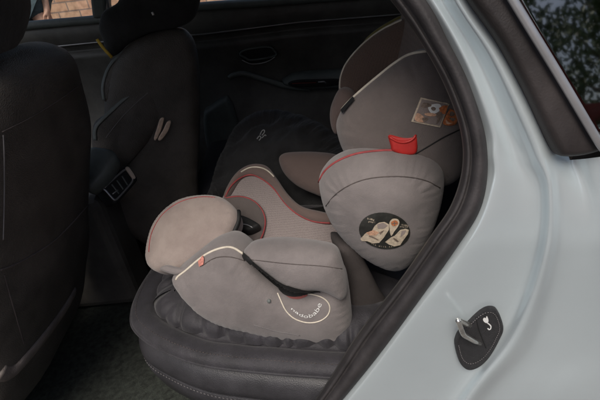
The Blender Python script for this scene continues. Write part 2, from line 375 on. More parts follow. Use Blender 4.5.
# ================================================================== PERSON beyond the far window
def skin_mesh(name, nodes, edges, m, parent, sub=2):
    og = ORG[parent]; me = bpy.data.meshes.new(name); me.from_pydata([tuple(np.array(p[0])-og) for p in nodes], edges, [])
    o = bpy.data.objects.new(name, me); col.objects.link(o)
    sk = o.modifiers.new('skin', 'SKIN')
    for i, p in enumerate(nodes):
        r = p[1]; me.skin_vertices[0].data[i].radius = (r, r) if not isinstance(r, tuple) else r
    me.skin_vertices[0].data[0].use_root = True
    if sub: s = o.modifiers.new('sub', 'SUBSURF'); s.levels = sub; s.render_levels = sub
    sk.use_smooth_shade = True; me.materials.append(m)
    o.parent = parent; ORG[o] = og; return o
def person():
    k = onY(40, 13, 4.3); X, Y = k[0], 4.3
    r = empty('person', (X-.05, Y, 0)); tag(r, 'person standing outside in dark teal knee shorts, one bare leg showing through the window', 'person')
    x = X-.10
    nodes = [((x, Y, .93), .15), ((x-.10, Y, .86), .10), ((x+.10, Y, .86), .10), ((x-.13, Y-.06, .50), .062), ((x+.17, Y-.08, .52), .075), ((x-.14, Y, .28), .052), ((x+.20, Y, .30), .052),
             ((x-.14, Y+.03, .09), .036), ((x+.22, Y+.05, .09), .036), ((x, Y, 1.15), .135), ((x, Y, 1.35), .15), ((x, Y, 1.47), .07), ((x, Y-.01, 1.56), .058), ((x, Y-.02, 1.64), .088), ((x, Y-.01, 1.72), .07),
             ((x-.18, Y, 1.40), .055), ((x+.18, Y, 1.40), .055), ((x-.22, Y+.02, 1.12), .042), ((x+.22, Y+.02, 1.12), .042), ((x-.22, Y-.06, .88), .030), ((x+.22, Y-.06, .88), .030),
             ((x-.22, Y-.09, .80), .030), ((x+.22, Y-.09, .80), .030), ((x-.14, Y-.14, .035), .035), ((x+.23, Y-.12, .035), .035)]
    E = [(0, 1), (0, 2), (1, 3), (2, 4), (3, 5), (4, 6), (5, 7), (6, 8), (0, 9), (9, 10), (10, 11), (11, 12), (12, 13), (13, 14), (10, 15), (10, 16), (15, 17), (16, 18), (17, 19), (18, 20), (19, 21), (20, 22), (7, 23), (8, 24)]
    for s, i in ((-1, 21), (1, 22)):
        hx, hy, hz = x+s*.22, Y-.09, .80
        for j, (dy, L) in enumerate(((-.03, .075), (-.010, .085), (.010, .08), (.028, .062))):
            nodes.append(((hx, hy+dy, hz-.04), .009)); nodes.append(((hx-s*.012, hy+dy, hz-.04-L), .007)); E += [(i, len(nodes)-2), (len(nodes)-2, len(nodes)-1)]
        nodes.append(((hx-s*.02, hy-.045, hz-.01), .010)); nodes.append(((hx-s*.03, hy-.055, hz-.05), .008)); E += [(i, len(nodes)-2), (len(nodes)-2, len(nodes)-1)]
    nodes.append(((x, Y-.115, 1.635), .012)); E.append((13, len(nodes)-1))
    skin_mesh('body', nodes, E, M['skin'], r)
    skin_mesh('shorts', [((x, Y, .95), .165), ((x-.10, Y, .84), .125), ((x+.10, Y, .86), .13), ((x-.12, Y-.03, .70), .11), ((x+.135, Y-.05, .76), .115)], [(0, 1), (0, 2), (1, 3), (2, 4)], M['denim'], r)
    skin_mesh('shirt', [((x, Y, .98), .165), ((x, Y, 1.2), .155), ((x, Y, 1.38), .16), ((x-.17, Y, 1.38), .08), ((x+.17, Y, 1.38), .08), ((x-.22, Y+.02, 1.2), .062), ((x+.22, Y+.02, 1.2), .062)], [(0, 1), (1, 2), (2, 3), (2, 4), (3, 5), (4, 6)], M['shirt'], r)
    skin_mesh('hair', [((x, Y+.02, 1.70), .10), ((x, Y+.05, 1.62), .075)], [(0, 1)], M['hair'], r)
    for s in (-.14, .225): skin_mesh('shoe', [((x+s, Y+.05, .05), .048), ((x+s, Y-.05, .045), .045), ((x+s, Y-.15, .04), .04)], [(0, 1), (1, 2)], M['black'], r)
person()

# ================================================================== TREES mirrored in the quarter window
def tree_parts():
    r = np.random.RandomState(3); tb = MB()
    tb.add(*sweep([(0, 0, 0), (.05, 0, 1), (0, .05, 2), (.1, 0, 3.2), (.1, .1, 4.6)], [.2, .16, .14, .1, .04], 10, 1, (0, 1, 0)))
    cl = []
    for k in range(16):
        a = k*2.4; z0 = 1.3+k*.19; L = 1.5-.05*k; e = np.array([math.cos(a)*L, math.sin(a)*L, z0+.9]); s = np.array([.05, 0, z0])
        tb.add(*sweep([s, s*.5+e*.5+np.array([0, 0, .1]), e], [.06, .04, .015], 6, 1, (0, 0.1, 1))); cl.append(e); cl.append(s*.45+e*.55)
    cl += [np.array([.1, .1, 5.0]), np.array([-.3, .2, 4.7]), np.array([.5, -.2, 4.6])]
    V = []; F = []
    for c in cl:
        rad = r.uniform(.4, .75); n = 190
        p = r.normal(size=(n, 3)); p /= np.linalg.norm(p, axis=1)[:, None]; p = c+p*rad*r.uniform(.25, 1, (n, 1))**.6*np.array([1, 1, .75])
        for q in p:
            a = r.normal(size=3); a /= np.linalg.norm(a); b = np.cross(a, r.normal(size=3)); b /= np.linalg.norm(b); s = r.uniform(.05, .10); k = len(V)
            V += [q-a*s, q+b*s*.45, q+a*s, q-b*s*.45]; F.append((k, k+1, k+2, k+3))
    return tb, V, F
def trees():
    tb, V, F = tree_parts(); r0 = None
    lab = 'leafy dark green tree standing across from the car and mirrored in its rear quarter glass'
    r = empty('leafy_tree', (0, 0, 0)); t = tb.build('trunk', M['bark'], r); c = build('crown', V, F, M['leaf'], r, smooth=False)
    tag(r, lab, 'tree', 'trees mirrored in the quarter glass')
    for i, (x, y, s, a) in enumerate([(2.6, -6.2, .85, 0), (5.4, -6.8, .95, 1), (8.2, -6.0, .9, 2), (11.2, -7.5, 1.0, 3), (-.6, -7.4, .9, 4)]):
        if i == 0: o = r
        else:
            o = r.copy(); col.objects.link(o)
            for ch in (t, c): k = ch.copy(); k.parent = o; col.objects.link(k)
        o.location = (x, y, 0); o.rotation_euler = (0, 0, a); o.scale = (s, s, s)
    mb = MB(); mb.add(*box(-4, 16, -4.7, -4.6, 0, 1.7)); mb.add(*box(-4.05, 16.05, -4.76, -4.54, 1.702, 1.78))
    tag(mb.build('board_fence', M['redwall'], smooth=False), 'low red painted board fence before the trees, mirrored in the quarter glass', 'fence')
trees()

# ================================================================== CAR
car = empty('car', (.1, .75, 0)); tag(car, 'pale silver blue car with black leather interior seen through its open rear door', 'car')

# --- body side with the door jamb
ST = ['T2', 'T1', 'T0', 'A', 'B', 'B2', 'C', 'D', 'E', 'F', 'G']
ROW = {
 'S': (.075, [(200,-160),(365,-75),(418,0),(453,60),(478,125),(481,155),(481,182),(462,228),(403,310),(338,395),(240,500)]),
 'S2': (.062, [(205,-165),(370,-78),(426,0),(461,60),(486,125),(490,155),(490,182),(470,234),(411,314),(347,398),(250,505)]),
 'J': (.048, [(215,-175),(378,-82),(433,0),(467,60),(493,125),(497,155),(497,184),(478,240),(421,318),(357,401),(262,512)]),
 'K': (.060, [(235,-190),(388,-90),(441,0),(477,60),(506,128),(515,158),(522,190),(508,250),(465,330),(408,405),(330,520)]),
 'M': (.052, [(250,-200),(397,-98),(449,0),(486,60),(517,128),(529,160),(540,190),(534,250),(503,328),(450,402),(380,520)]),
 'N': (.026, [(262,-208),(404,-102),(457,0),(495,58),(528,126),(541,158),(550,192),(546,254),(517,337),(466,403),(400,525)]),
 'O': (.034, [(275,-215),(415,-108),(468,0),(506,56),(540,124),(553,158),(561,196),(560,258),(535,343),(485,405),(420,530)]),
 'P': (.028, [(285,-222),(428,-112),(482,-1),(520,52),(555,124),(570,160),(583,200),(586,262),(562,350),(515,408),(455,540)]),
 'Q': (.006, [(0,0)]*5+[(650,150),(670,200),(690,262),(680,355),(640,420),(600,560)]),
 'Q2': (.012, [(0,0)]*5+[(1000,100),(1050,200),(1080,280),(1080,380),(1050,520),(1000,760)]),
}
def brow(k, lo=0, nseg=12, sub=None):
    off, pts = ROW[k]; S = spline(pts[lo:], nseg); return S, off
def side_off(j):      # upper pillar: one broad rounded ridge; lower: flat jamb with a raised edge
    u = 1/(1+math.exp((j-66)/7.0))
    return np.array([.075, .058, .052, .0505, .046, .026, .036, .030])*(1-u)+np.array([.075, .060, .053, .058, .047, .034, .040, .054])*u
def body_side():
    mb = MB(); keys = ['S', 'S2', 'J', 'K', 'M', 'N', 'O', 'P']; curves = [brow(k) for k in keys]
    px = np.array([c[0] for c in curves]); off = np.array([c[1] for c in curves])
    # refine across with a spline
    fine = []
    m = len(keys); seg = 6
    for j in range(px.shape[1]):
        oo = side_off(j)
        c = np.hstack([px[:, j], oo[:, None]*1000]); fine.append(spline(c, seg))
    fine = np.array(fine)             # [along, across, 3]
    rows = [[onBody(q[0], q[1], q[2]/1000) for q in fine[:, k]] for k in range(fine.shape[1])]
    mb.add(*loft(rows))
    cP, cQ, cR = [spline(ROW[k][1][5:], 12) for k in ('P', 'Q', 'Q2')]
    cO = spline(ROW['O'][1], 12)[60:]; cP = spline(ROW['P'][1], 12)[60:]
    rows = []
    for j in range(len(cP)):
        so = side_off(j+60)*1000; c = np.array([[*cO[j], so[6]], [*cP[j], so[7]], [*cQ[j], 8+so[7]*.1], [*cR[j], 14]], float); rows.append(spline(c, 8)[8:])
    rows = np.array(rows)
    mb.add(*loft([[onBody(q[0], q[1], q[2]/1000) for q in rows[:, k]] for k in range(rows.shape[1])]))
    o = mb.build('body_panel', M['paint'], car)
    bm = bmesh.new(); bm.from_mesh(o.data); bmesh.ops.remove_doubles(bm, verts=bm.verts, dist=.0004)
    bmesh.ops.recalc_face_normals(bm, faces=bm.faces); bm.to_mesh(o.data); bm.free()
    return o
panel = body_side()
SEAL_IN = [(170,-150),(330,-72),(391,0),(421,42),(445,85),(461,130),(463,168),(452,205),(430,238),(400,281),(358,335),(316,400),(225,520)]
SEAL_OUT = [(205,-168),(366,-80),(427,0),(448,40),(469,82),(485,132),(488,172),(481,210),(458,247),(425,294),(388,345),(346,397),(250,512)]
def seal():
    a, b = spline(SEAL_IN, 10), spline(SEAL_OUT, 10); rows = []
    for t, off in ((-.02, .16), (0, .12), (.05, .085), (.12, .066), (.20, .060), (.27, .062), (.31, .066), (.36, .060), (.44, .052), (.56, .047), (.68, .045), (.80, .046), (.90, .051), (.97, .060), (1.02, .075)):
        rows.append([onBody(*(p*(1-t)+q*t), off) for p, q in zip(a, b)])
    return build('door_seal', *loft(rows), M['rubber'], car)
seal()
def inner_pillar():       # the dark trim just inside the seal
    a = spline(SEAL_IN, 8); rows = []
    for sh, off in ((6, .09), (-1, .12), (4, .17), (60, .24), (160, .30)):
        rows.append([onBody(p[0]+sh, p[1]+sh*.25, off) for p in a])
    build('pillar_trim', *loft(rows), M['plastic'], car)
inner_pillar()
# --- rear quarter window
def quarter_window():
    P0 = onBody(560, 70, .02); z = P0[2]; N = np.array([0, -1, .30]); N /= np.linalg.norm(N)
    wdw = empty('quarter_window', tuple(P0)); wdw.parent = car; wdw.location = Vector(P0)-Vector(ORG[car])
    cushion('window_trim', [(413,-90),(443,-45),(470,0),(500,43),(527,93),(545,132),(554,150),(561,156),(580,155),(596,151),(604,147),(596,137),(558,77),(510,0),(480,-50),(453,-98)], P0-N*.004, N, M['trim'], wdw, Tf=.012, Tb=.02, R=.008, step=.008, n=4, wrk=.0006, wsc=80)
    c = [onP(a, b, P0+N*.015, N) for a, b in resample(spline([(465,-80),(513,0),(560,77),(595,136),(604,149)], 10), 4)]
    build('chrome_strip', *sweep(c, .0048, 10, .7, N), M['chrome'], wdw)
    g = [(470,-95),(515,-6),(600,139),(608,147),(760,128),(1000,96),(1000,-95)]
    cushion('window_pane', g, P0, N, M['glasst'], wdw, Tf=.0015, Tb=.0015, R=.004, step=.05, smooth_pts=False, dome=.0)
quarter_window()
# --- striker
def striker():
    P, N = hit([panel], 480, 337, 0); print('STR', P, N); N /= np.linalg.norm(N)
    P = P+N*.004
    outl = [(455,346),(456,338),(460,331),(466,326),(476,316),(484,310),(491,308),(497,310),(501,318),(503,328),(499,338),(492,351),(484,361),(475,367),(466,368),(459,361)]
    cov = cushion('striker_cover', outl, P+N*.001, N, M['accleather'], car, Tf=.005, Tb=.012, R=.0028, step=.003, n=4)
    inn = [((x-480)*.86+480, (y-337.5)*.86+337.5) for x, y in outl]
    line_on('stitching', inn[3:]+inn[:1], [cov],   .0005, M['thread'], cov, dash=.0019, off=.0002)
    line_on('fold_line', [(476,317),(479,330),(486,348)], [cov], .0007, M['black'], cov, off=.0004)
    mb = MB()
    # a small white hooked figure with ears and a curled tail
    def blob(pts): patch_on('', pts, [cov], None, None, off=.0008, step=.4, mb=mb)
    blob([(482.8,318.8),(484.0,317.2),(485.4,317.8),(486.6,315.6),(488.0,318.4),(488.2,321.2),(487.0,322.8),(484.8,322.2),(483.4,320.8)])
    S = spline([(486.4,321.4),(487.6,323.0),(489.2,324.2),(490.6,326.0),(490.4,328.4),(488.8,329.4),(487.6,328.0)], 6)
    Q = [hit([cov], a, b, .0008)[0] for a, b in S]; mb.add(*sweep(Q, .0010, 6, .5, N))
    mb.build('emblem', M['whitep'], cov)
    # steel loop: two legs out of the cover, a crossbar between them
    a = onP(474, 328, P, N); b = onP(485, 347, P, N)
    la, lb = onP(457.5, 319.5, P+N*.022, N), onP(463.5, 335, P+N*.022, N)
    cor = []
    for q0, q1, q2 in ((a, la, lb), (la, lb, b)):
        e0 = q1+(q0-q1)/np.linalg.norm(q0-q1)*.0055; e1 = q1+(q2-q1)/np.linalg.norm(q2-q1)*.0055
        cor += [e0*(1-t)**2+2*q1*t*(1-t)+e1*t*t for t in np.linspace(0, 1, 7)]
    path = np.array([a-N*.004, a*.5+la*.5]+cor+[b*.5+lb*.5, b-N*.004])
    build('striker', *sweep(path, .0037, 12, 1, (0.1, .2, 1)), M['steel'], car)
    pass
striker()

# --- shell of the car: roof, far side, floor, front
def rbox(name, b, m, parent, bv=.01):
    o = build(name, *box(*b), m, parent, smooth=False); return bevel(o, bv)
mb = MB(); mb.add(*box(-1.3, 1.5, .22, 1.32, 1.47, 1.50)); mb.add(*box(-1.3, 1.3, .16, .22, 1.40, 1.50)); mb.add(*box(-1.3, 1.3, 1.32, 1.38, 1.40, 1.50))
bevel(mb.build('roof', M['paint'], car, smooth=False), .015)
rbox('headliner', (-1.28, 1.4, .225, 1.315, 1.455, 1.468), M['plastic_g'], car, .004)
rbox('floor_carpet', (-2.0, .9, .06, 1.44, .20, .235), M['carpet'], car, .01)
rbox('door_sill', (-1.2, .25, .02, .10, .18, .33), M['plastic'], car, .02)
rbox('dashboard', (-2.0, -1.55, .1, 1.4, .35, .98), M['plastic'], car, .08)
# near front door with its window and the near centre pillar, outside the frame to the left
mb = MB(); mb.add(*box(-1.9, -.86, .0, .07, .22, .98)); mb.add(*box(-.87, -.78, .05, .12, .3, .98)); mb.add(*[[(-.87,.05,.98),(-.78,.05,.98),(-.78,.12,.98),(-.87,.12,.98),(-.80,.18,1.44),(-.72,.18,1.44),(-.72,.25,1.44),(-.80,.25,1.44)], [(0,1,5,4),(1,2,6,5),(2,3,7,6),(3,0,4,7),(0,3,2,1),(4,5,6,7)]])
bevel(mb.build('front_door', M['paint'], car, smooth=False), .012)
build('windshield', [(-2.0,.15,.98),(-2.0,1.35,.98),(-1.3,1.3,1.46),(-1.3,.22,1.46)], [(0,1,2,3)], M['glass'], car)
rbox('tailgate', (1.35, 1.45, .1, 1.4, .3, 1.46), M['plastic'], car, .02)
rbox('front_bulkhead', (-2.1, -2.02, .05, 1.45, .2, .97), M['plastic'], car, .02)

# --- far doors
XS = [-160, -60, 30, 100, 200, 300, 395, 520, 700]
def rowy(fn, y): return [onY(x, fn(x), y) for x in XS]
sill = lambda x: np.interp(x, [-160, 27, 105, 192, 277, 395, 520, 700], [44, 24, 17, 5.5, 0, -9, -20, -36])
silv = lambda x: np.interp(x, [-160, 50, 98, 205, 300, 390, 520, 700], [67, 47, 42, 34, 22, 15, 3, -12])
def far_doors():
    rows = []
    for f, y in ((lambda x: sill(x)-3, 1.50), (lambda x: sill(x)-1, 1.47), (lambda x: sill(x)+1, 1.435), (lambda x: sill(x)*.6+silv(x)*.4, 1.42), (lambda x: silv(x)-1.5, 1.425), (lambda x: silv(x), 1.43), (lambda x: silv(x)+1.5, 1.445),
                 (lambda x: silv(x)+6, 1.452), (lambda x: silv(x)+8, 1.452), (lambda x: silv(x)+10, 1.437), (lambda x: silv(x)+16, 1.44), (lambda x: silv(x)+40, 1.462), (lambda x: silv(x)+60, 1.46), (lambda x: silv(x)+90, 1.44), (lambda x: silv(x)+105, 1.40), (lambda x: silv(x)+130, 1.39), (lambda x: silv(x)+190, 1.40)):
        S = spline(np.array(rowy(f, y)), 6); rows.append(S)
    d = build('door_panel', *loft(rows), M['plastic'], car)
    d['label'] = 'black far side door panel below the windows'
    c = [onY(x, silv(x), 1.426) for x in np.linspace(-60, 460, 60)]
    build('trim_strip', *sweep(c, .0032, 6, 1, (0, -1, 0)), M['chrome'], d)
    # outer metal of the far side
    V, F = box(-2.0, 1.4, 1.5, 1.56, .2, .99); build('far_body_side', V, F, M['paint'], car, smooth=False)
    # pull, lever, switches
    def on(pts, y, **k): return cushion(k.pop('name'), pts, onY(pts[0][0], pts[0][1], y), (0, -1, .0), k.pop('m', M['plastic']), d, **k)
    h = on([(238,53),(246,49),(268,46.5),(275,50),(277,55),(268,60),(250,63),(243,60)], 1.432, name='door_handle', m=M['black'], Tf=.006, Tb=.02, R=.006, step=.01, n=4)
    c = [onY(a, b, 1.423) for a, b in spline([(240,54),(247,49.5),(268,47),(274,50.5),(276,55),(266,58),(251,60),(245,57.5)], 6, True)]; c.append(c[0]); build('handle_frame', *sweep(c, .0042, 6, 1, (0, -1, 0)), M['plastic_g'], d)
    c = [onY(a, b, 1.415) for a, b in spline([(242,60),(252,64),(266,62),(275,57)], 6)]; build('handle_lip', *sweep(c, .002, 6, 1, (0, -1, 0)), M['chrome'], d)
    on([(281,82),(287,76),(297,72),(320,70),(350,68),(390,66),(430,64),(430,84),(380,86),(330,88),(300,88)], 1.42, name='armrest', m=M['plastic_g'], Tf=.05, Tb=.04, R=.03, step=.02, n=4)
    on([(288,84),(296,80),(320,79),(340,79),(345,83),(330,86),(300,87)], 1.366, name='switch_panel', m=M['black'], Tf=.006, Tb=.01, R=.006, step=.01, n=4)
    c = [onY(a, b, 1.357) for a, b in [(292,83.5),(304,83),(316,82.6)]]; build('switch_light', *sweep(c, .0014, 6, 1, (0, -1, 0)), mat('red_switch_mark', (.3, .03, .02), .5), d)
    c = [onY(a, b, 1.357) for a, b in [(318,82),(324,81.5),(326,83)]]; build('window_switch', *sweep(c, .003, 6, 1, (0, -1, 0)), M['chrome'], d)
    c = [onY(a, b, 1.40) for a, b in spline([(229,78),(234,75),(243,73.5),(256,77),(272,82),(290,87),(310,88.5)], 8)]; build('grab_rail', *sweep(c, .011, 10, .8, (0, -1, .3)), M['plastic_g'], d)
    on([(204,112),(210,106),(224,97),(230,100),(236,115),(240,140),(226,165),(212,160),(205,135)], 1.38, name='speaker_pod', m=M['plastic_g'], Tf=.03, Tb=.05, R=.02, step=.012, n=4)
    c = [onY(x, sill(x)+1.5, 1.425) for x in np.linspace(-80, 470, 40)]
    build('window_frame', *sweep(c, .016, 8, .8, (0, -1, .5)), M['plastic_g'], d)
    c = [onY(a, b, 1.40) for a, b in ((108.5,17),(104,-10),(100,-60))]; build('belt_guide_strip', *sweep(c, .010, 8, .5, (0, -1, .1)), M['chrome'], car)
    # window frames and panes
    pl = []
    pil = [[(93,18),(107,16.5),(101,-30),(86,-30)]]
    V = []; mbp = MB()
    for y0, y1, xs in ((1.40, 1.47, (92, 104, 90, 74)),):
        a, b, c_, e = onY(92, 19, 1.40), onY(107, 18, 1.40), onY(96, -120, 1.30), onY(76, -120, 1.30)
        q = [a, b, c_, e]; V = q+[p+np.array([0, .07, 0]) for p in q]
        mbp.add(V, [(0, 1, 2, 3), (7, 6, 5, 4), (0, 4, 5, 1), (1, 5, 6, 2), (2, 6, 7, 3), (3, 7, 4, 0)])
    bevel(mbp.build('centre_pillar', M['plastic_g'], car, smooth=False), .012)
    for (x0, x1) in ((-1.9, -.82), (-.70, .55)):
        build('window_pane', [(x0, 1.475, .98), (x1, 1.475, .98), (x1, 1.36, 1.42), (x0, 1.36, 1.42)], [(0, 1, 2, 3)], M['glass'], car, smooth=False)
    # wing mirror on the far side
    P = onY(14, 8, 1.62)
    mr = cushion('wing_mirror', [(-4,-14),(8,-10),(19,-2),(24,8),(26,18),(20,24),(6,20),(-6,8)], P, (.35, -1, 0), M['paint'], car, Tf=.03, Tb=.05, R=.03, step=.012, n=4)
    line_on('mirror_rim', [(12,-6),(19,-2),(24,7),(26,18),(24,23)], [mr], .006, M['black'], mr)
far_doors()

# --- rear bench
EDGE = [(.6, .095), (.25, .10), (.0, .127), (-.137, .158), (-.263, .190), (-.36, .240), (-.425, .29), (-.452, .35), (-.458, .42), (-.448, .52), (-.44, .7), (-.44, 1.0), (-.44, 1.38)]
def outline_at(ins, z, E=EDGE, n=6):
    S = spline(E, n); T = np.gradient(S, axis=0); T /= np.linalg.norm(T, axis=1)[:, None]; Nn = np.stack([T[:, 1], -T[:, 0]], 1)
    # inward: toward the bench interior
    c = np.array([.2, .7]); sg = np.sign(np.sum((c-S)*Nn, 1)); Nn *= sg[:, None]; Q = S+Nn*ins
    return np.hstack([Q, np.full((len(Q), 1), z)])
def bench():
    prof = [(.30, .508), (.16, .512), (.07, .512), (.035, .506), (.014, .494), (.004, .478), (-.001, .46), (-.002, .445), (.002, .437), (.007, .434), (.003, .430), (-.002, .420), (.002, .39), (.012, .35), (.03, .31), (.06, .28), (.09, .24)]
    rows = [outline_at(i, z) for i, z in prof]
    inner = np.array([np.interp(np.linspace(0, 1, len(rows[0])), [0, 1], [.6, .1]), np.interp(np.linspace(0, 1, len(rows[0])), [0, 1], [.9, 1.3]), np.full(len(rows[0]), .508)]).T
    b = build('rear_bench', *loft([inner]+rows), M['bench'], car)
    b['label'] = 'grey black leather rear seat cushion'
    c = outline_at(.0065, .4345); build('seam_groove', *sweep(c[20:60], .0016, 6, 1, (0, 0, 1)), M['seam'], b)
    s = resample(outline_at(-.0012, .4285), .0045); m2 = MB()
    for i in range(0, len(s)-1, 2):
        if s[i][0] < .25 and s[i][1] < .8: m2.add(*sweep([s[i], (s[i]+s[i+1])/2, s[i+1]], .0007, 5, 1, (0, 0, 1)))
    m2.build('stitching', M['thread'], b)

    rows = []
    for t in np.linspace(0, 1, 14):
        x = .27+.24*t; z = .48+.58*t; dz = .0
        rows.append([(x+.02*math.sin(8*y), y, z) for y in np.linspace(.12, 1.38, 24)])
    for dx, dz in ((.02, .03), (.06, .045), (.11, .03), (.13, 0)): rows.append([(rows[13][k][0]+dx, rows[13][k][1], rows[13][k][2]+dz) for k in range(24)])
    rows.append([(.55, y, .45) for y in np.linspace(.12, 1.38, 24)])
    build('rear_backrest', *loft(rows), M['bench'], car)
bench()

# --- front seats
def ring_solid(path, ws, ds, yc, nseg=28, ex=2.6, tilt=None):
    path = np.array(path, float); T = np.gradient(path, axis=0); T /= np.linalg.norm(T, axis=1)[:, None]; V = []; F = []
    for i, (p, w_, d_) in enumerate(zip(path, ws, ds)):
        nx = np.array([T[i][1], -T[i][0]])     # facing +x (rear)
        for k in range(nseg):
            th = 2*math.pi*k/nseg; c, s = math.cos(th), math.sin(th)
            a = np.sign(c)*abs(c)**(2/ex)*w_; b = np.sign(s)*abs(s)**(2/ex)*d_
            V.append((p[0]+nx[0]*b, yc+a, p[1]+nx[1]*b))
    m = len(path)
    for i in range(m-1):
        for k in range(nseg): F.append((i*nseg+k, i*nseg+(k+1) % nseg, (i+1)*nseg+(k+1) % nseg, (i+1)*nseg+k))
    F.append(tuple(range(nseg))[::-1]); F.append(tuple(range((m-1)*nseg, m*nseg)))
    return np.array(V), F
def prof(keys, n):
    k = np.array(keys, float); t = np.linspace(0, 1, n); S = spline(k, 12); return [np.interp(t, S[:, 0], S[:, j]) for j in range(1, k.shape[1])]
def front_seat(dx, yc, name_label, far=False):
    o = empty('front_seat', (dx-.75, yc, .3)); o.parent = car; o.location = Vector(ORG[o])-Vector(ORG[car]); o['label'] = name_label
    # t, x, z, halfwidth, halfdepth
    x, z, w_, d_ = prof([(0, -.775, .385, .17, .03), (.04, -.765, .405, .215, .06), (.2, -.735, .48, .235, .075), (.45, -.655, .68, .25, .08), (.7, -.572, .90, .265, .074), (.86, -.53, 1.03, .24, .062), (.94, -.512, 1.085, .20, .05), (.985, -.503, 1.112, .13, .03), (1, -.50, 1.12, .06, .012)], 40)
    V, F = ring_solid(np.stack([x+dx, z], 1), w_, d_, yc, 36, 2.7)
    nn = vnoise(V, 16, 5)*.004; V = V+nn[:, None]*np.array([1, 0, 0])
    if far:
        b = cushion('backrest', [(100,170),(99,145),(104,118),(105,92),(112,66),(126,47),(146,35),(170,29),(187,31),(196,46),(200,80),(200,130),(198,180),(200,240),(160,250),(110,215)], onY(150, 100, .90), (.25, -1, .1), M['leather'], o, Tf=.03, Tb=.40, R=.045, step=.014, wrk=.003, wsc=25)
        hr = cushion('headrest', [(103,40),(99,28),(103,12),(118,2),(124,-16),(150,-40),(185,-38),(200,-12),(198,10),(190,22),(172,29),(150,33),(130,43),(118,54),(108,56)], onY(150, 10, .95), (.25, -1, .1), M['felt'], o, Tf=.03, Tb=.20, R=.05, step=.014, wrk=.005, wsc=30)
        line_on('stud', [(152,12),(153,13.5),(153.5,15)], [hr], .003, M['whitep'], hr)
    else: b = build('backrest', V, F, M['leather'], o)
    if not far: x, z, w_, d_ = prof([(0, -.535, 1.075, .05, .02), (.08, -.53, 1.085, .10, .04), (.3, -.52, 1.13, .135, .052), (.6, -.505, 1.20, .14, .055), (.85, -.49, 1.26, .12, .045), (.96, -.485, 1.285, .08, .03), (1, -.485, 1.29, .04, .01)], 22)
    if not far: V, F = ring_solid(np.stack([x+dx+.02, z+.06], 1), w_, d_, yc-.035, 28, 2.5); V = V+(vnoise(V, 30, 9)*.004)[:, None]
    if not far: hr = build('headrest', V, F, M['felt'], o)
    x, z, w_, d_ = prof([(0, -.82, .44, .1, .03), (.1, -.86, .44, .22, .06), (.5, -1.05, .45, .25, .07), (.9, -1.28, .48, .24, .06), (1, -1.33, .48, .15, .03)], 16)
    V, F = ring_solid(np.stack([x+dx, z], 1), w_, d_, yc, 28, 2.7); build('seat_cushion', V, F, M['leather'], o)
    return o, b, hr
sA, bA, hA = front_seat(0, .40, 'front seat nearest the open door')
sB, bB, hB = front_seat(.16, 1.10, 'front seat beside the far door', True)
# seams and pocket of the near seat
line_on('seam', [(3,135),(4,160),(4,200),(3,240)], [bA], .0012, M['thread'], sA)
line_on('seam', [(2,132),(30,118),(62,98),(86,80)], [bA], .0012, M['seam'], sA)
line_on('pocket_hem', [(0,270),(20,262),(55,240),(88,205)], [bA], .0022, M['seam'], sA)
line_on('pocket_seam', [(4,275),(14,310),(24,345)], [bA], .0015, M['seam'], sA)
line_on('lower_trim', [(0,372),(12,372),(26,358),(46,334),(62,312),(74,292)], [bA], .017, mat('grey_seat_trim', (.16, .135, .12), .6, bump=.4, bscale=300, var=.3), sA, flat=.35, off=.001)
for pts, y in (([(104,101),(102,86),(107,68),(117,55),(131,45),(152,40),(166,50),(154,70),(136,86),(117,100)], .886), ([(95,160),(93,126),(107,113),(124,98),(148,80),(174,62),(182,80),(172,110),(146,145),(112,178)], .872)):
    cushion('bolster', pts, onY(120, 80, y), (.35, -1, .15), M['leather'], bB, Tf=.008, Tb=.05, R=.03, dome=.006, Rd=.06, step=.010, wrk=.001)
bol = [o for o in col.objects if o.name.startswith('bolster')]
line_on('edge_highlight', [(104,100),(103,86),(108,69),(118,56.5),(131,47)], bol, .0045, M['plastic_g'], bB, flat=.4)  # grey-green beads paint in the light along the bolster edges
line_on('edge_highlight', [(95.5,140),(96,127),(108,114.5),(124,99.5),(138,89)], bol, .0055, M['plastic_g'], bB, flat=.4)
line_on('seam', [(106,138),(118,122),(132,107),(150,91),(166,79)], bol, .0012, M['thread'], bB)
# --- console and rear vent
con = empty('centre_console', (-.8, .75, .24)); con.parent = car; con.location = Vector(ORG[con])-Vector(ORG[car])
def console():
    P = onY(118, 190, .70); N = np.array([.75, -.45, .45])
    bevel(build('console_body', *box(-1.5, P[0]-.06, .68, .84, .24, .66), M['plastic'], con, smooth=False), .03)
    cushion('armrest', [(90,150),(104,149),(114,152),(118,160),(112,172),(100,186),(88,192),(84,170)], onY(100, 165, .70), (.1, -.6, .8), M['plastic_g'], con, Tf=.02, Tb=.05, R=.02, step=.012)
    v = cushion('air_vent', [(101,186),(124,166),(129,168),(136,178),(135,183),(117,203),(112,203),(103,191)], P, N, M['black'], con, Tf=.01, Tb=.05, R=.006, step=.008, n=3)
    line_on('vent_frame', [(104.5,187.5),(124,170),(127.5,170.5),(132.5,178.5),(132,182),(116.5,199.5),(113.5,199.5),(105.5,190)], [v], .0026, M['chrome'], v, n=5, closed=True)
    for k in range(3):
        t = (k+1)/4; p0 = (106.5+20.5*t, 188.5-16.5*t); p1 = (114.5+17.5*t, 198-17*t)
        line_on('vent_slat', [p0, ((p0[0]+p1[0])/2, (p0[1]+p1[1])/2), p1], [v], .0022, M['plastic_g'], v)
    line_on('vent_tab', [(112.5,194),(118,190)], [v], .0015, M['chrome'], v)
    cushion('chrome_clip', [(126,167),(129,167.5),(135,176.5),(134.5,179),(132,178),(126,169.5)], P+N/np.linalg.norm(N)*.014, N, mat('cream_clip', (.6, .5, .42), .4), v, Tf=.004, Tb=.004, R=.002, step=.004, n=3)
console()
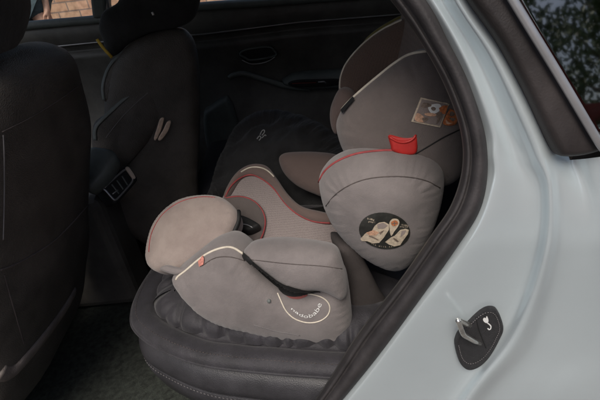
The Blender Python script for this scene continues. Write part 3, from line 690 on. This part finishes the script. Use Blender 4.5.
# yellow edged belt on the far side
c = [onY(a, b, .87) for a, b in [(97,39),(101,45),(106,51),(112,57.5)]]
build('seat_belt', *sweep(c, .0045, 8, .35, (0, -1, .2)), M['yellow'], car)

# ================================================================== paper strips tucked in the far seat pocket
P = onY(162, 130, .845)
for i, pts in enumerate([[(160,119),(164,118),(161,130),(156,140),(154,138),(157,128)], [(167,122),(171,121),(168,131),(161,140),(158,139),(163,130)]]):
    o = cushion('paper_strip', pts, P-np.array([0, .008*i, 0]), (.5, -1, .1), M['paper'], None, Tf=.004, Tb=.003, R=.003, step=.005)
    tag(o, ['cream paper strip sticking up from far front seat, the left one', 'cream paper strip sticking up from far front seat, the right one'][i], 'paper strip', 'paper strips in the far seat pocket')

# ================================================================== black cloth bag behind the child seat
bag = cushion('cloth_bag', [(210,205),(215,180),(224,155),(234,134),(248,120),(268,113),(290,113),(312,119),(332,132),(352,150),(362,175),(350,215),(300,225),(250,222)], onY(280, 165, .86), (-.2, -.8, .75), M['felt'], None, Tf=.05, Tb=.10, R=.06, dome=.04, Rd=.12, step=.008, wrk=.006, wsc=45, seed=4, bend=lambda V: .016*np.abs(vnoise(V, 28, 21))-.011*np.abs(vnoise(V, 60, 22)))
tag(bag, 'soft black cloth bag with small white logo lying behind the child seat', 'bag')
mb = MB()
for pts in ([(257,139),(259.5,136),(261,138),(259,140.5)], [(260,135),(262,131),(264,130),(264.5,132),(262,135.5)], [(262,138),(265,135),(266,136)]):
    q = spline(pts, 4); mb.add(*sweep([hit([bag], a, b, .0006)[0] for a, b in q], .0016, 6, .4, (0, -.7, .7)))
mb.build('logo', mat('dim_white_print', (.38, .38, .37), .7), bag)

# ================================================================== padded seat protector
def protector():
    E = [(.22, .12), (.1, .122), (.0, .140), (-.137, .166), (-.263, .198), (-.36, .248), (-.428, .305), (-.453, .36), (-.456, .43), (-.44, .52), (-.41, .66), (-.38, .75), (.2, .75)]
    r = empty('seat_protector', (-.1, .45, .512)); tag(r, 'black padded seat protector with ruffled edge under the child seat', 'seat protector')
    rows = []; pr_ = [(.0, .514), (-.003, .521), (.0, .531), (.006, .537), (.02, .541), (.042, .539), (.050, .533), (.054, .528), (.060, .533), (.10, .540), (.2, .545)]
    for i, z in pr_: 
        q = outline_at(i, z, E, 10); q[:, 2] += vnoise(q, 30, 2)*.0022*(i > .01); rows.append(q)
    n = len(rows[0]); rows.append(np.array([(.0, .5, .54)]*n))
    p = build('pad', *loft(rows), M['matpad'], r)
    c = outline_at(-.002, .5215, E, 10); build('piping', *sweep(c, .0035, 8, 1, (0, 0, 1)), M['matpad'], p)
    s = resample(outline_at(.014, .5405, E, 10), .004); mb = MB()
    for i in range(0, len(s)-1, 2): mb.add(*sweep([s[i], s[i+1]], .0006, 5, 1, (0, 0, 1)))
    mb.build('stitching', M['seam'], p)
    # gathered roll
    E2 = resample(outline_at(.114, .55, E, 10), .0022); m = len(E2); s = np.arange(m)*.0022; rows = []
    T = np.gradient(E2[:, :2], axis=0); T /= np.linalg.norm(T, axis=1)[:, None]; Nn = np.stack([T[:, 1], -T[:, 0]], 1)
    c = np.array([.2, .7]); Nn *= np.sign(np.sum((c-E2[:, :2])*Nn, 1))[:, None]
    rg = np.random.RandomState(11); cr = []; q = .01
    while q < s[-1]: cr.append((q, rg.uniform(.005, .011), rg.uniform(.2, .75), rg.uniform(-.025, .025), rg.uniform(-.7, .7))); q += rg.uniform(.020, .052)
    K = 26
    for k in range(K):
        th = math.pi*k/(K-1); v = -math.cos(th); dep = np.zeros(m)
        for c0, wd, am, sl, st in cr:
            e = np.exp(-((s-c0-sl*(v+1))/(wd*(1+.35*(v+1))))**2); fade = 1/(1+math.exp(max(-30, min(30, (v-st)*7))))
            dep = np.maximum(dep, am*e*fade)
        h = .041*(1-.38*dep)*(1+.10*np.sin(s*19)); w_ = .060
        o2 = v*w_*(1-.10*dep)+.0035*np.sin(s*30+1)*abs(v)+.007*dep*max(0, -v)
        rows.append(np.stack([E2[:, 0]+Nn[:, 0]*o2, E2[:, 1]+Nn[:, 1]*o2, .533+h*math.sin(th)**.75], 1))
    build('ruffled_roll', *loft(rows), M['matpad'], r)
protector()

# ================================================================== CHILD SEAT
cs = empty('child_seat', (-.05, .45, .545)); tag(cs, 'grey and beige child car seat with red and cream piping strapped on the rear bench', 'child seat')
YN = (0, -1, 0)
# dark moulded shell under everything
V, F = ring_solid([(-.28, .575), (-.2, .572), (0, .572), (.1, .575)], [.10, .16, .17, .17], [.02, .03, .03, .03], .47, 32, 3); build('shell', V, F, M['black'], cs)
cushion('backrest', [(.16, .36, .62), (.27, .36, 1.12), (.29, .62, 1.12), (.18, .62, .62)], (.2, .45, .85), (-.95, 0, .22), M['brown'], cs, world=True, Tf=.02, Tb=.06, R=.03, n=6, step=.02)
# near side of the base
base = cushion('base_side', [(173,279),(176,273),(190,262),(208,250),(227,246),(245,254),(262,270),(282,284),(300,288),(320,280),(342,270),(350,295),(352,335),(343,350),(300,344),(255,333),(218,321),(196,306),(183,292)], onY(260, 300, .262), (-.12, -1, .15), M['grey'], cs, Tf=.03, Tb=.09, R=.03, dome=.016, Rd=.09, step=.008, wrk=.0014, wsc=45, bend=lambda V: -1.3*(V[:, 1]-V[:, 1].mean()-.02)**2)
padA = cushion('armrest_pad', [(246,257),(245,249),(256,242),(285,240),(320,244),(337,249),(343,262),(347,278),(347,293),(340,297),(330,292),(318,288),(300,290),(284,284),(265,270)], onY(295, 262, .25), (-.1, -1, .32), M['grey'], cs, Tf=.040, Tb=.06, R=.034, dome=.008, Rd=.06, step=.007, wrk=.0008, wsc=50, seed=3)
# dark lower rear cover next to the door seal
hinge = cushion('rear_cover', [(336,248),(350,243),(362,256),(377,285),(386,303),(376,326),(356,346),(343,346),(350,310),(346,275)], onY(360, 300, .285), (.25, -1, .1), mat('charcoal_fabric', (.05, .042, .04), .85, bump=.6, bscale=800, var=.2), cs, Tf=.02, Tb=.08, R=.025, step=.01, wrk=.001)
# mesh seat pan
SP = onY(290, 215, .52); SN = (0, -.34, .94)
pan = cushion('seat_pan', [(216,215),(224,195),(233,180),(242,171),(254,166),(268,169),(277,180),(288,196),(302,208),(320,214),(345,222),(350,262),(300,262),(250,262),(225,262),(215,240)], SP, SN, M['mesh'], cs, Tf=.012, Tb=.05, R=.03, step=.008, wrk=.001, wsc=50)
rim = cushion('pan_rim', [(224,196),(232,180),(242,170),(255,165.5),(268,168),(277,179),(289,196),(303,208),(322,213),(332,216),(334,224),(318,223),(300,216),(285,203),(274,188),(262,179),(250,176),(240,181),(230,196)], SP+np.array([0, -.004, .012]), SN, M['rimfab'], cs, Tf=.016, Tb=.03, R=.014, step=.006)
crotch = cushion('crotch_panel', [(218,205),(230,197),(246,197),(258,204),(265,216),(265,230),(260,244),(250,252),(230,256),(214,240)], SP+np.array([0, -.01, .012]), SN, M['grey2'], cs, Tf=.012, Tb=.02, R=.015, step=.007)
buckle = cushion('buckle_slot', [(228,240),(231,228),(238,218),(244,217),(258,224),(260,228),(250,233),(240,233),(236,240),(233,250),(228,250)], SP+np.array([0, -.02, .034]), SN, M['black'], cs, Tf=.012, Tb=.02, R=.008, step=.005)
line_on('buckle_trim', [(242,224),(248,225),(253,228)], [buckle], .0012, M['chrome'], buckle)
far_arm = cushion('far_armrest', [(279,160),(283,154),(295,152),(318,152),(340,156),(352,170),(345,190),(330,198),(312,193),(296,185),(284,173)], onY(310, 170, .66), (-.1, -.75, .65), M['rimfab'], cs, Tf=.02, Tb=.06, R=.03, dome=.012, Rd=.07, step=.008)
# thigh flap
flap = cushion('leg_pad', [(149,266),(147,255),(151,234),(162,215),(180,201),(202,196),(222,198),(236,209),(238,220),(232,234),(228,247),(214,251),(197,262),(184,272),(176,274),(168,269),(158,272)], onZ(195, 235, .705), (-.22, -.45, .85), M['beige'], cs, Tf=.014, Tb=.05, R=.016, dome=.016, Rd=.08, step=.007, wrk=.0015, wsc=45, seed=8)
cushion('flap_underside', [(160,269),(167,265),(176,267),(186,268),(196,262),(205,258),(200,266),(188,272),(178,275),(168,273)], onZ(180, 268, .70), (-.2, -.7, .7), M['grey'], cs, Tf=.008, Tb=.02, R=.006, step=.004)
# wings
G = cushion('head_wing', [(343,100),(339,92),(339,80),(343,67),(352,54),(366,40),(384,28),(402,18),(425,18),(440,40),(430,70),(395,80),(360,112),(348,114)], onY(380, 65, .60), (-.35, -1, .1), M['brown'], cs, Tf=.02, Tb=.05, R=.03, dome=.01, step=.01)
cushion('wing_back', [(332,128),(330,112),(334,98),(341,88),(352,92),(356,104),(345,118),(338,134)], onY(342, 110, .50), (-.35, -1, .1), M['rimfab'], cs, Tf=.02, Tb=.05, R=.025, step=.01)
line_on('piping', [(346,104),(342,97),(340,88),(341,76),(346,64),(356,51),(370,38),(386,27.5),(402,20)], [G], .0022, M['white'], G)
H = cushion('side_wing', [(334,133),(334,124),(339,113),(348,102),(362,89),(380,74),(396,61),(410,53),(430,50),(455,72),(470,110),(474,150),(462,185),(430,195),(390,185),(352,165),(340,152)], onY(400, 120, .345), (-.28, -1, .22), M['grey2'], cs, Tf=.03, Tb=.05, R=.035, dome=.02, Rd=.12, step=.009, wrk=.0014, wsc=30, seed=5, bend=lambda V: -2.2*(V[:, 0]-V[:, 0].mean()+.02)**2-1.2*(V[:, 1]-V[:, 1].mean()-.03)**2)
H.data.materials[0] = mat('mid_grey_knit_fabric', (.145, .12, .11), .88, bump=.45, bscale=750, var=.16, vscale=7, sheen=.25, bump2=.2, b2scale=10)
W_ = cushion('hip_wing', [(318,196),(317,184),(323,171),(336,160),(357,152),(385,149),(412,151),(434,160),(444,174),(446,190),(440,219),(428,252),(413,275),(398,283),(382,278),(357,260),(336,237),(323,214)], onY(385, 210, .285), (-.2, -1, .12), M['grey'], cs, Tf=.035, Tb=.06, R=.04, dome=.018, Rd=.1, step=.008, wrk=.0014, wsc=40, seed=6, bend=lambda V: -2.0*(V[:, 0]-V[:, 0].mean())**2-1.5*(V[:, 1]-V[:, 1].mean()-.035)**2)
gd = cushion('belt_guide', [(387,136),(388.5,133.5),(393,133.5),(401,135),(409,134.5),(415,132),(418,132.5),(418,139),(416,153),(404,155),(392,151),(390,145)], onY(403, 143, .30), (-.1, -1, .3), M['redpl'], cs, Tf=.012, Tb=.03, R=.006, step=.004, n=4)
line_on('guide_lip', [(390,137),(396,141),(404,142.5),(412,140),(416,135)], [gd], .0022, M['redpl'], gd)

# piping and seams
line_on('piping', [(334,134),(334,125),(339,114),(348,103),(362,90),(380,75),(396,62.5),(410,54.5),(428,51.5)], [H], .0030, M['white'], H)
line_on('piping', [(319,182),(325,171),(338,161),(358,153.5),(385,150.5),(404,151.5)], [W_], .0022, M['red'], W_)
line_on('seam', [(326,206),(336,194),(352,184),(372,178),(400,176.5),(424,180),(440,188)], [W_], .0009, M['seam'], W_, off=.0005)
line_on('seam', [(246,259),(262,261),(290,264),(320,266),(342,269)], [padA], .0008, M['seam'], padA, off=.0001)
line_on('piping', [(176,280),(178,276.5),(185,271.5),(196,262),(207,254),(220,248.5),(232,247.5),(243,254)], [base], .0024, M['white'], base)
line_on('seam', [(202,266),(215,258),(230,257),(245,261)], [base], .0010, M['seam'], base, off=.0002)
line_on('base_trim', [(254,325),(275,331),(300,335.5)], [base], .0009, M['thread'], base)
line_on('piping', [(224,199),(231,186),(240,178),(251,174.5),(262,179),(274,189),(284,202),(296,213),(312,221),(330,223)], [rim, pan], .0020, M['red'], rim)
line_on('piping', [(241,172),(250,167.5),(260,167.5),(268,171),(274,177)], [rim], .0020, M['white'], rim)
line_on('piping', [(226,198),(238,196.5),(250,199),(260,207),(265,219),(263.5,232),(258,244)], [crotch, pan], .0020, M['red'], crotch)
line_on('piping', [(149,252),(149.5,244),(152.5,231),(162.5,214.5),(180,202),(200,197),(215,197.5)], [flap], .0011, M['red'], flap)
line_on('flap_binding_shade', [(238,212),(238,221),(233,233),(229,247)], [flap, crotch, buckle], .0060, M['black'], flap)  # black binding, widened to paint in the shade between flap and crotch panel
# black patches painting the shade between pad and base; red lining, teardrop piping
patch_on('gap_shade', [(243,252),(246,254),(253,260),(264,269),(280,281),(292,286),(304,289),(318,290.5),(320,292.5),(306,294.5),(292,293.5),(280,290),(266,279),(254,268),(245,259)], [base, padA], M['black'], base, off=.0030)
patch_on('hollow_shade', [(278,288),(288,291),(298,293),(312,292.6),(302,296.5),(290,297),(281,293)], [base, padA], M['black'], base, off=.0030)  # raised black patch giving the look of a shaded recess
patch_on('hollow_lining', [(279,287),(285,295),(292,299),(301,299),(308,295.5),(300,293),(290,292)], [base, padA], mat('faded_red_lining', (.20, .055, .05), .8, bump=.3, bscale=300), base, off=.0022)
line_on('teardrop_piping', [(277.5,293),(281,301),(286,311),(295,319),(308,322.8),(320,321),(328,315),(330,307),(326,300),(317,295.5),(303,293.2),(290,292.4)], [base, padA], .0013, M['white'], base)
# curved word in the teardrop
sv = 'nadobabe'; tv, tf = text2d(sv); wd = tv[:, 0].max()-tv[:, 0].min()
arc = resample(spline([(291,309),(296,313),(303,317),(311,317),(318,312),(322,304)], 10), .5)
al = np.r_[0, np.cumsum(np.linalg.norm(np.diff(arc, axis=0), axis=1))]
def on_arc(x, y):
    u = (x-tv[:, 0].min())/wd; s = u*al[-1]; p = np.array([np.interp(s, al, arc[:, 0]), np.interp(s, al, arc[:, 1])]); p2 = np.array([np.interp(min(s+.5, al[-1]), al, arc[:, 0]), np.interp(min(s+.5, al[-1]), al, arc[:, 1])])
    t = (p2-p); 
    if np.linalg.norm(t) < 1e-6: t = arc[-1]-arc[-2]
    t /= np.linalg.norm(t); n = np.array([t[1], -t[0]]); k = 3.2+5*u
    return p+n*y*k*.9
build('brand_word', *text_on(sv, on_arc, [base, padA], .0016), M['whitep'], base, smooth=False)
# screw
P, N = hit([base], 269, 301, .0005); th = np.linspace(0, 2*math.pi, 17)
build('screw', *sweep([P-N*.003, P+N*.0015, P+N*.002], [.0038, .0038, .0022], 12, 1, (0, .1, 1)), M['plastic_g'], base)
# labels
patch_on('salmon_tab', [(199,262),(204,256),(205,260),(204,265),(200,267)], [base], M['pink'], base, off=.0035, smooth_pts=False)
patch_on('dark_tab', [(343,111),(355,98),(357,100),(345,114)], [H, G], M['black'], H, off=.006, smooth_pts=False)
# sticker with two little seat drawings
mb = MB(); cx, cy, rx, ry = 384.5, 230.5, 25.5, 18.2; rot = math.radians(8)
def E_(a, k=1): return (cx+k*(rx*math.cos(a)*math.cos(rot)-ry*math.sin(a)*math.sin(rot)), cy+k*(rx*math.cos(a)*math.sin(rot)+ry*math.sin(a)*math.cos(rot)))
def pt(pts, mi, off, sm=False): patch_on('', pts, [W_], None, None, off=off, step=.7, smooth_pts=sm, mb=mb, mi=mi)
pt([E_(a) for a in np.linspace(0, 2*math.pi, 40, endpoint=False)], 0, .0012)
Z2 = lambda x, y: (355+x*60/533, 205+y*45/400)
pt([Z2(*q) for q in [(50,295),(95,245),(150,225),(175,180),(215,150),(262,145),(300,165),(300,215),(255,285),(215,330),(160,335),(110,315),(65,315)]], 1, .0020)
pt([Z2(*q) for q in [(268,322),(320,280),(350,268),(400,215),(445,205),(475,215),(465,255),(425,310),(400,350),(350,362),(300,345)]], 1, .0020)
pt([Z2(*q) for q in [(100,238),(165,215),(215,235),(185,262),(130,262)]], 4, .0026); pt([Z2(*q) for q in [(195,165),(250,150),(290,175),(260,200),(205,205)]], 2, .0026)
pt([Z2(*q) for q in [(125,262),(165,272),(210,300),(205,305),(160,282),(125,270)]], 3, .0030); pt([Z2(*q) for q in [(215,235),(262,210),(250,225),(225,255)]], 3, .0030)
pt([Z2(*q) for q in [(335,280),(360,290),(390,315),(375,320),(345,300)]], 3, .0030); pt([Z2(*q) for q in [(410,225),(450,218),(440,245),(400,280)]], 2, .0026)
pt([Z2(*q) for q in [(320,268),(305,200),(305,150),(325,122),(350,115),(380,122),(392,150),(380,185),(350,225)]], 1, .0022, True)
pt([Z2(*q) for q in [(350,128),(375,140),(378,160),(355,178),(325,170),(320,145)]], 5, .0030, True)
pt([Z2(*q) for q in [(343,135),(352,135),(354,172),(345,172)]], 3, .0034); pt([Z2(*q) for q in [(325,152),(374,150),(374,157),(325,159)]], 3, .0034)
mb.build('instruction_sticker', [M['sticker'], M['cream'], M['beige'], M['taupe'], M['peach'], M['orange']], W_)
def tx(s, x, y, size, ang=0):
    ca, sa = math.cos(ang), math.sin(ang)
    V, F = text_on(s, lambda u, v: (Z2(x, y)[0]+size*(u*ca+v*sa), Z2(x, y)[1]+size*(u*sa-v*ca)), [W_], .0024); build('sticker_text', V, F, M['cream'], W_, smooth=False)
tx('9-18kg', 140, 128, 2.6, .15); tx('group 1', 150, 150, 2.2, .15); tx('15-36kg', 438, 180, 2.2, .15); tx('group 2+3', 430, 193, 1.8, .15)
mb = MB()
for i, ch in enumerate('use with belt'):
    a = math.radians(118-i*5.2); q = E_(a, .88); V, F = text_on(ch, lambda u, v: (q[0]+2.2*u, q[1]-2.2*v), [W_], .0024) if ch != ' ' else ([], []); mb.add(V, F)
mb.build('sticker_text', M['cream'], W_, smooth=False)
# picture label on the side wing
mb = MB(); Z3 = lambda x, y: (405+x*60/571, 88+y*42/400)
def pt3(pts, mi, off, sm=False): patch_on('', [Z3(*q) for q in pts], [H], None, None, off=off, step=.7, smooth_pts=sm, mb=mb, mi=mi)
pt3([(148,90),(418,150),(330,375),(58,318)], 1, .0015); pt3([(158,106),(402,158),(322,358),(78,312)], 2, .0021)
pt3([(150,160),(180,140),(235,150),(240,175),(160,185)], 3, .0027, True); pt3([(240,190),(262,178),(285,192),(278,212),(255,214)], 3, .0029, True)
pt3([(215,175),(290,150),(335,165),(320,215),(280,240),(240,235)], 4, .0025, True); pt3([(255,185),(272,182),(280,200),(262,210)], 3, .0033, True)
pt3([(315,190),(360,165),(402,165),(375,250),(330,240)], 5, .0026); pt3([(275,245),(340,225),(345,260),(310,330),(290,340),(300,285)], 3, .0027)
pt3([(90,290),(110,240),(150,250),(190,300),(170,325),(110,315)], 6, .0027, True); pt3([(160,285),(200,275),(215,290),(175,320)], 3, .0031, True); pt3([(180,240),(240,235),(290,250),(270,268),(200,262)], 6, .0029, True)
pt3([(425,195),(480,240),(492,300),(470,345),(420,355),(355,335),(400,230)], 5, .0018, True); pt3([(430,225),(465,240),(455,262),(415,260)], 3, .0024, True); pt3([(405,285),(470,290),(450,320),(420,300)], 3, .0026, True); pt3([(380,300),(410,325),(440,335),(390,340)], 6, .0024, True)
mb.build('picture_label', [M['sticker'], M['cream'], M['beige'], M['taupe'], M['whitep'], M['orange'], M['peach']], H)
mb = MB()
for k in range(2):
    V, F = text_on(['seat', 'ECE R44'][k], lambda u, v: (Z3(370, 72+k*20)[0]+2.2*(u+.25*v*0), Z3(370, 72+k*20)[1]+2.2*(u*.2-v)), [H], .002); mb.add(V, F)
mb.build('label_text', M['thread'], H, smooth=False)
line_on('lower_seam', [(412,156),(432,144),(446,136),(466,127)], [H], .0012, M['black'], H)
# olive edged headrest cover peeking above the far wing
cushion('headrest_cover', [(362,50),(364,41),(374,31),(388,22),(402,15),(415,14),(418,30),(395,42),(372,54)], onY(385, 35, .66), (-.3, -1, .1), M['olive'], cs, Tf=.015, Tb=.03, R=.02, step=.01)
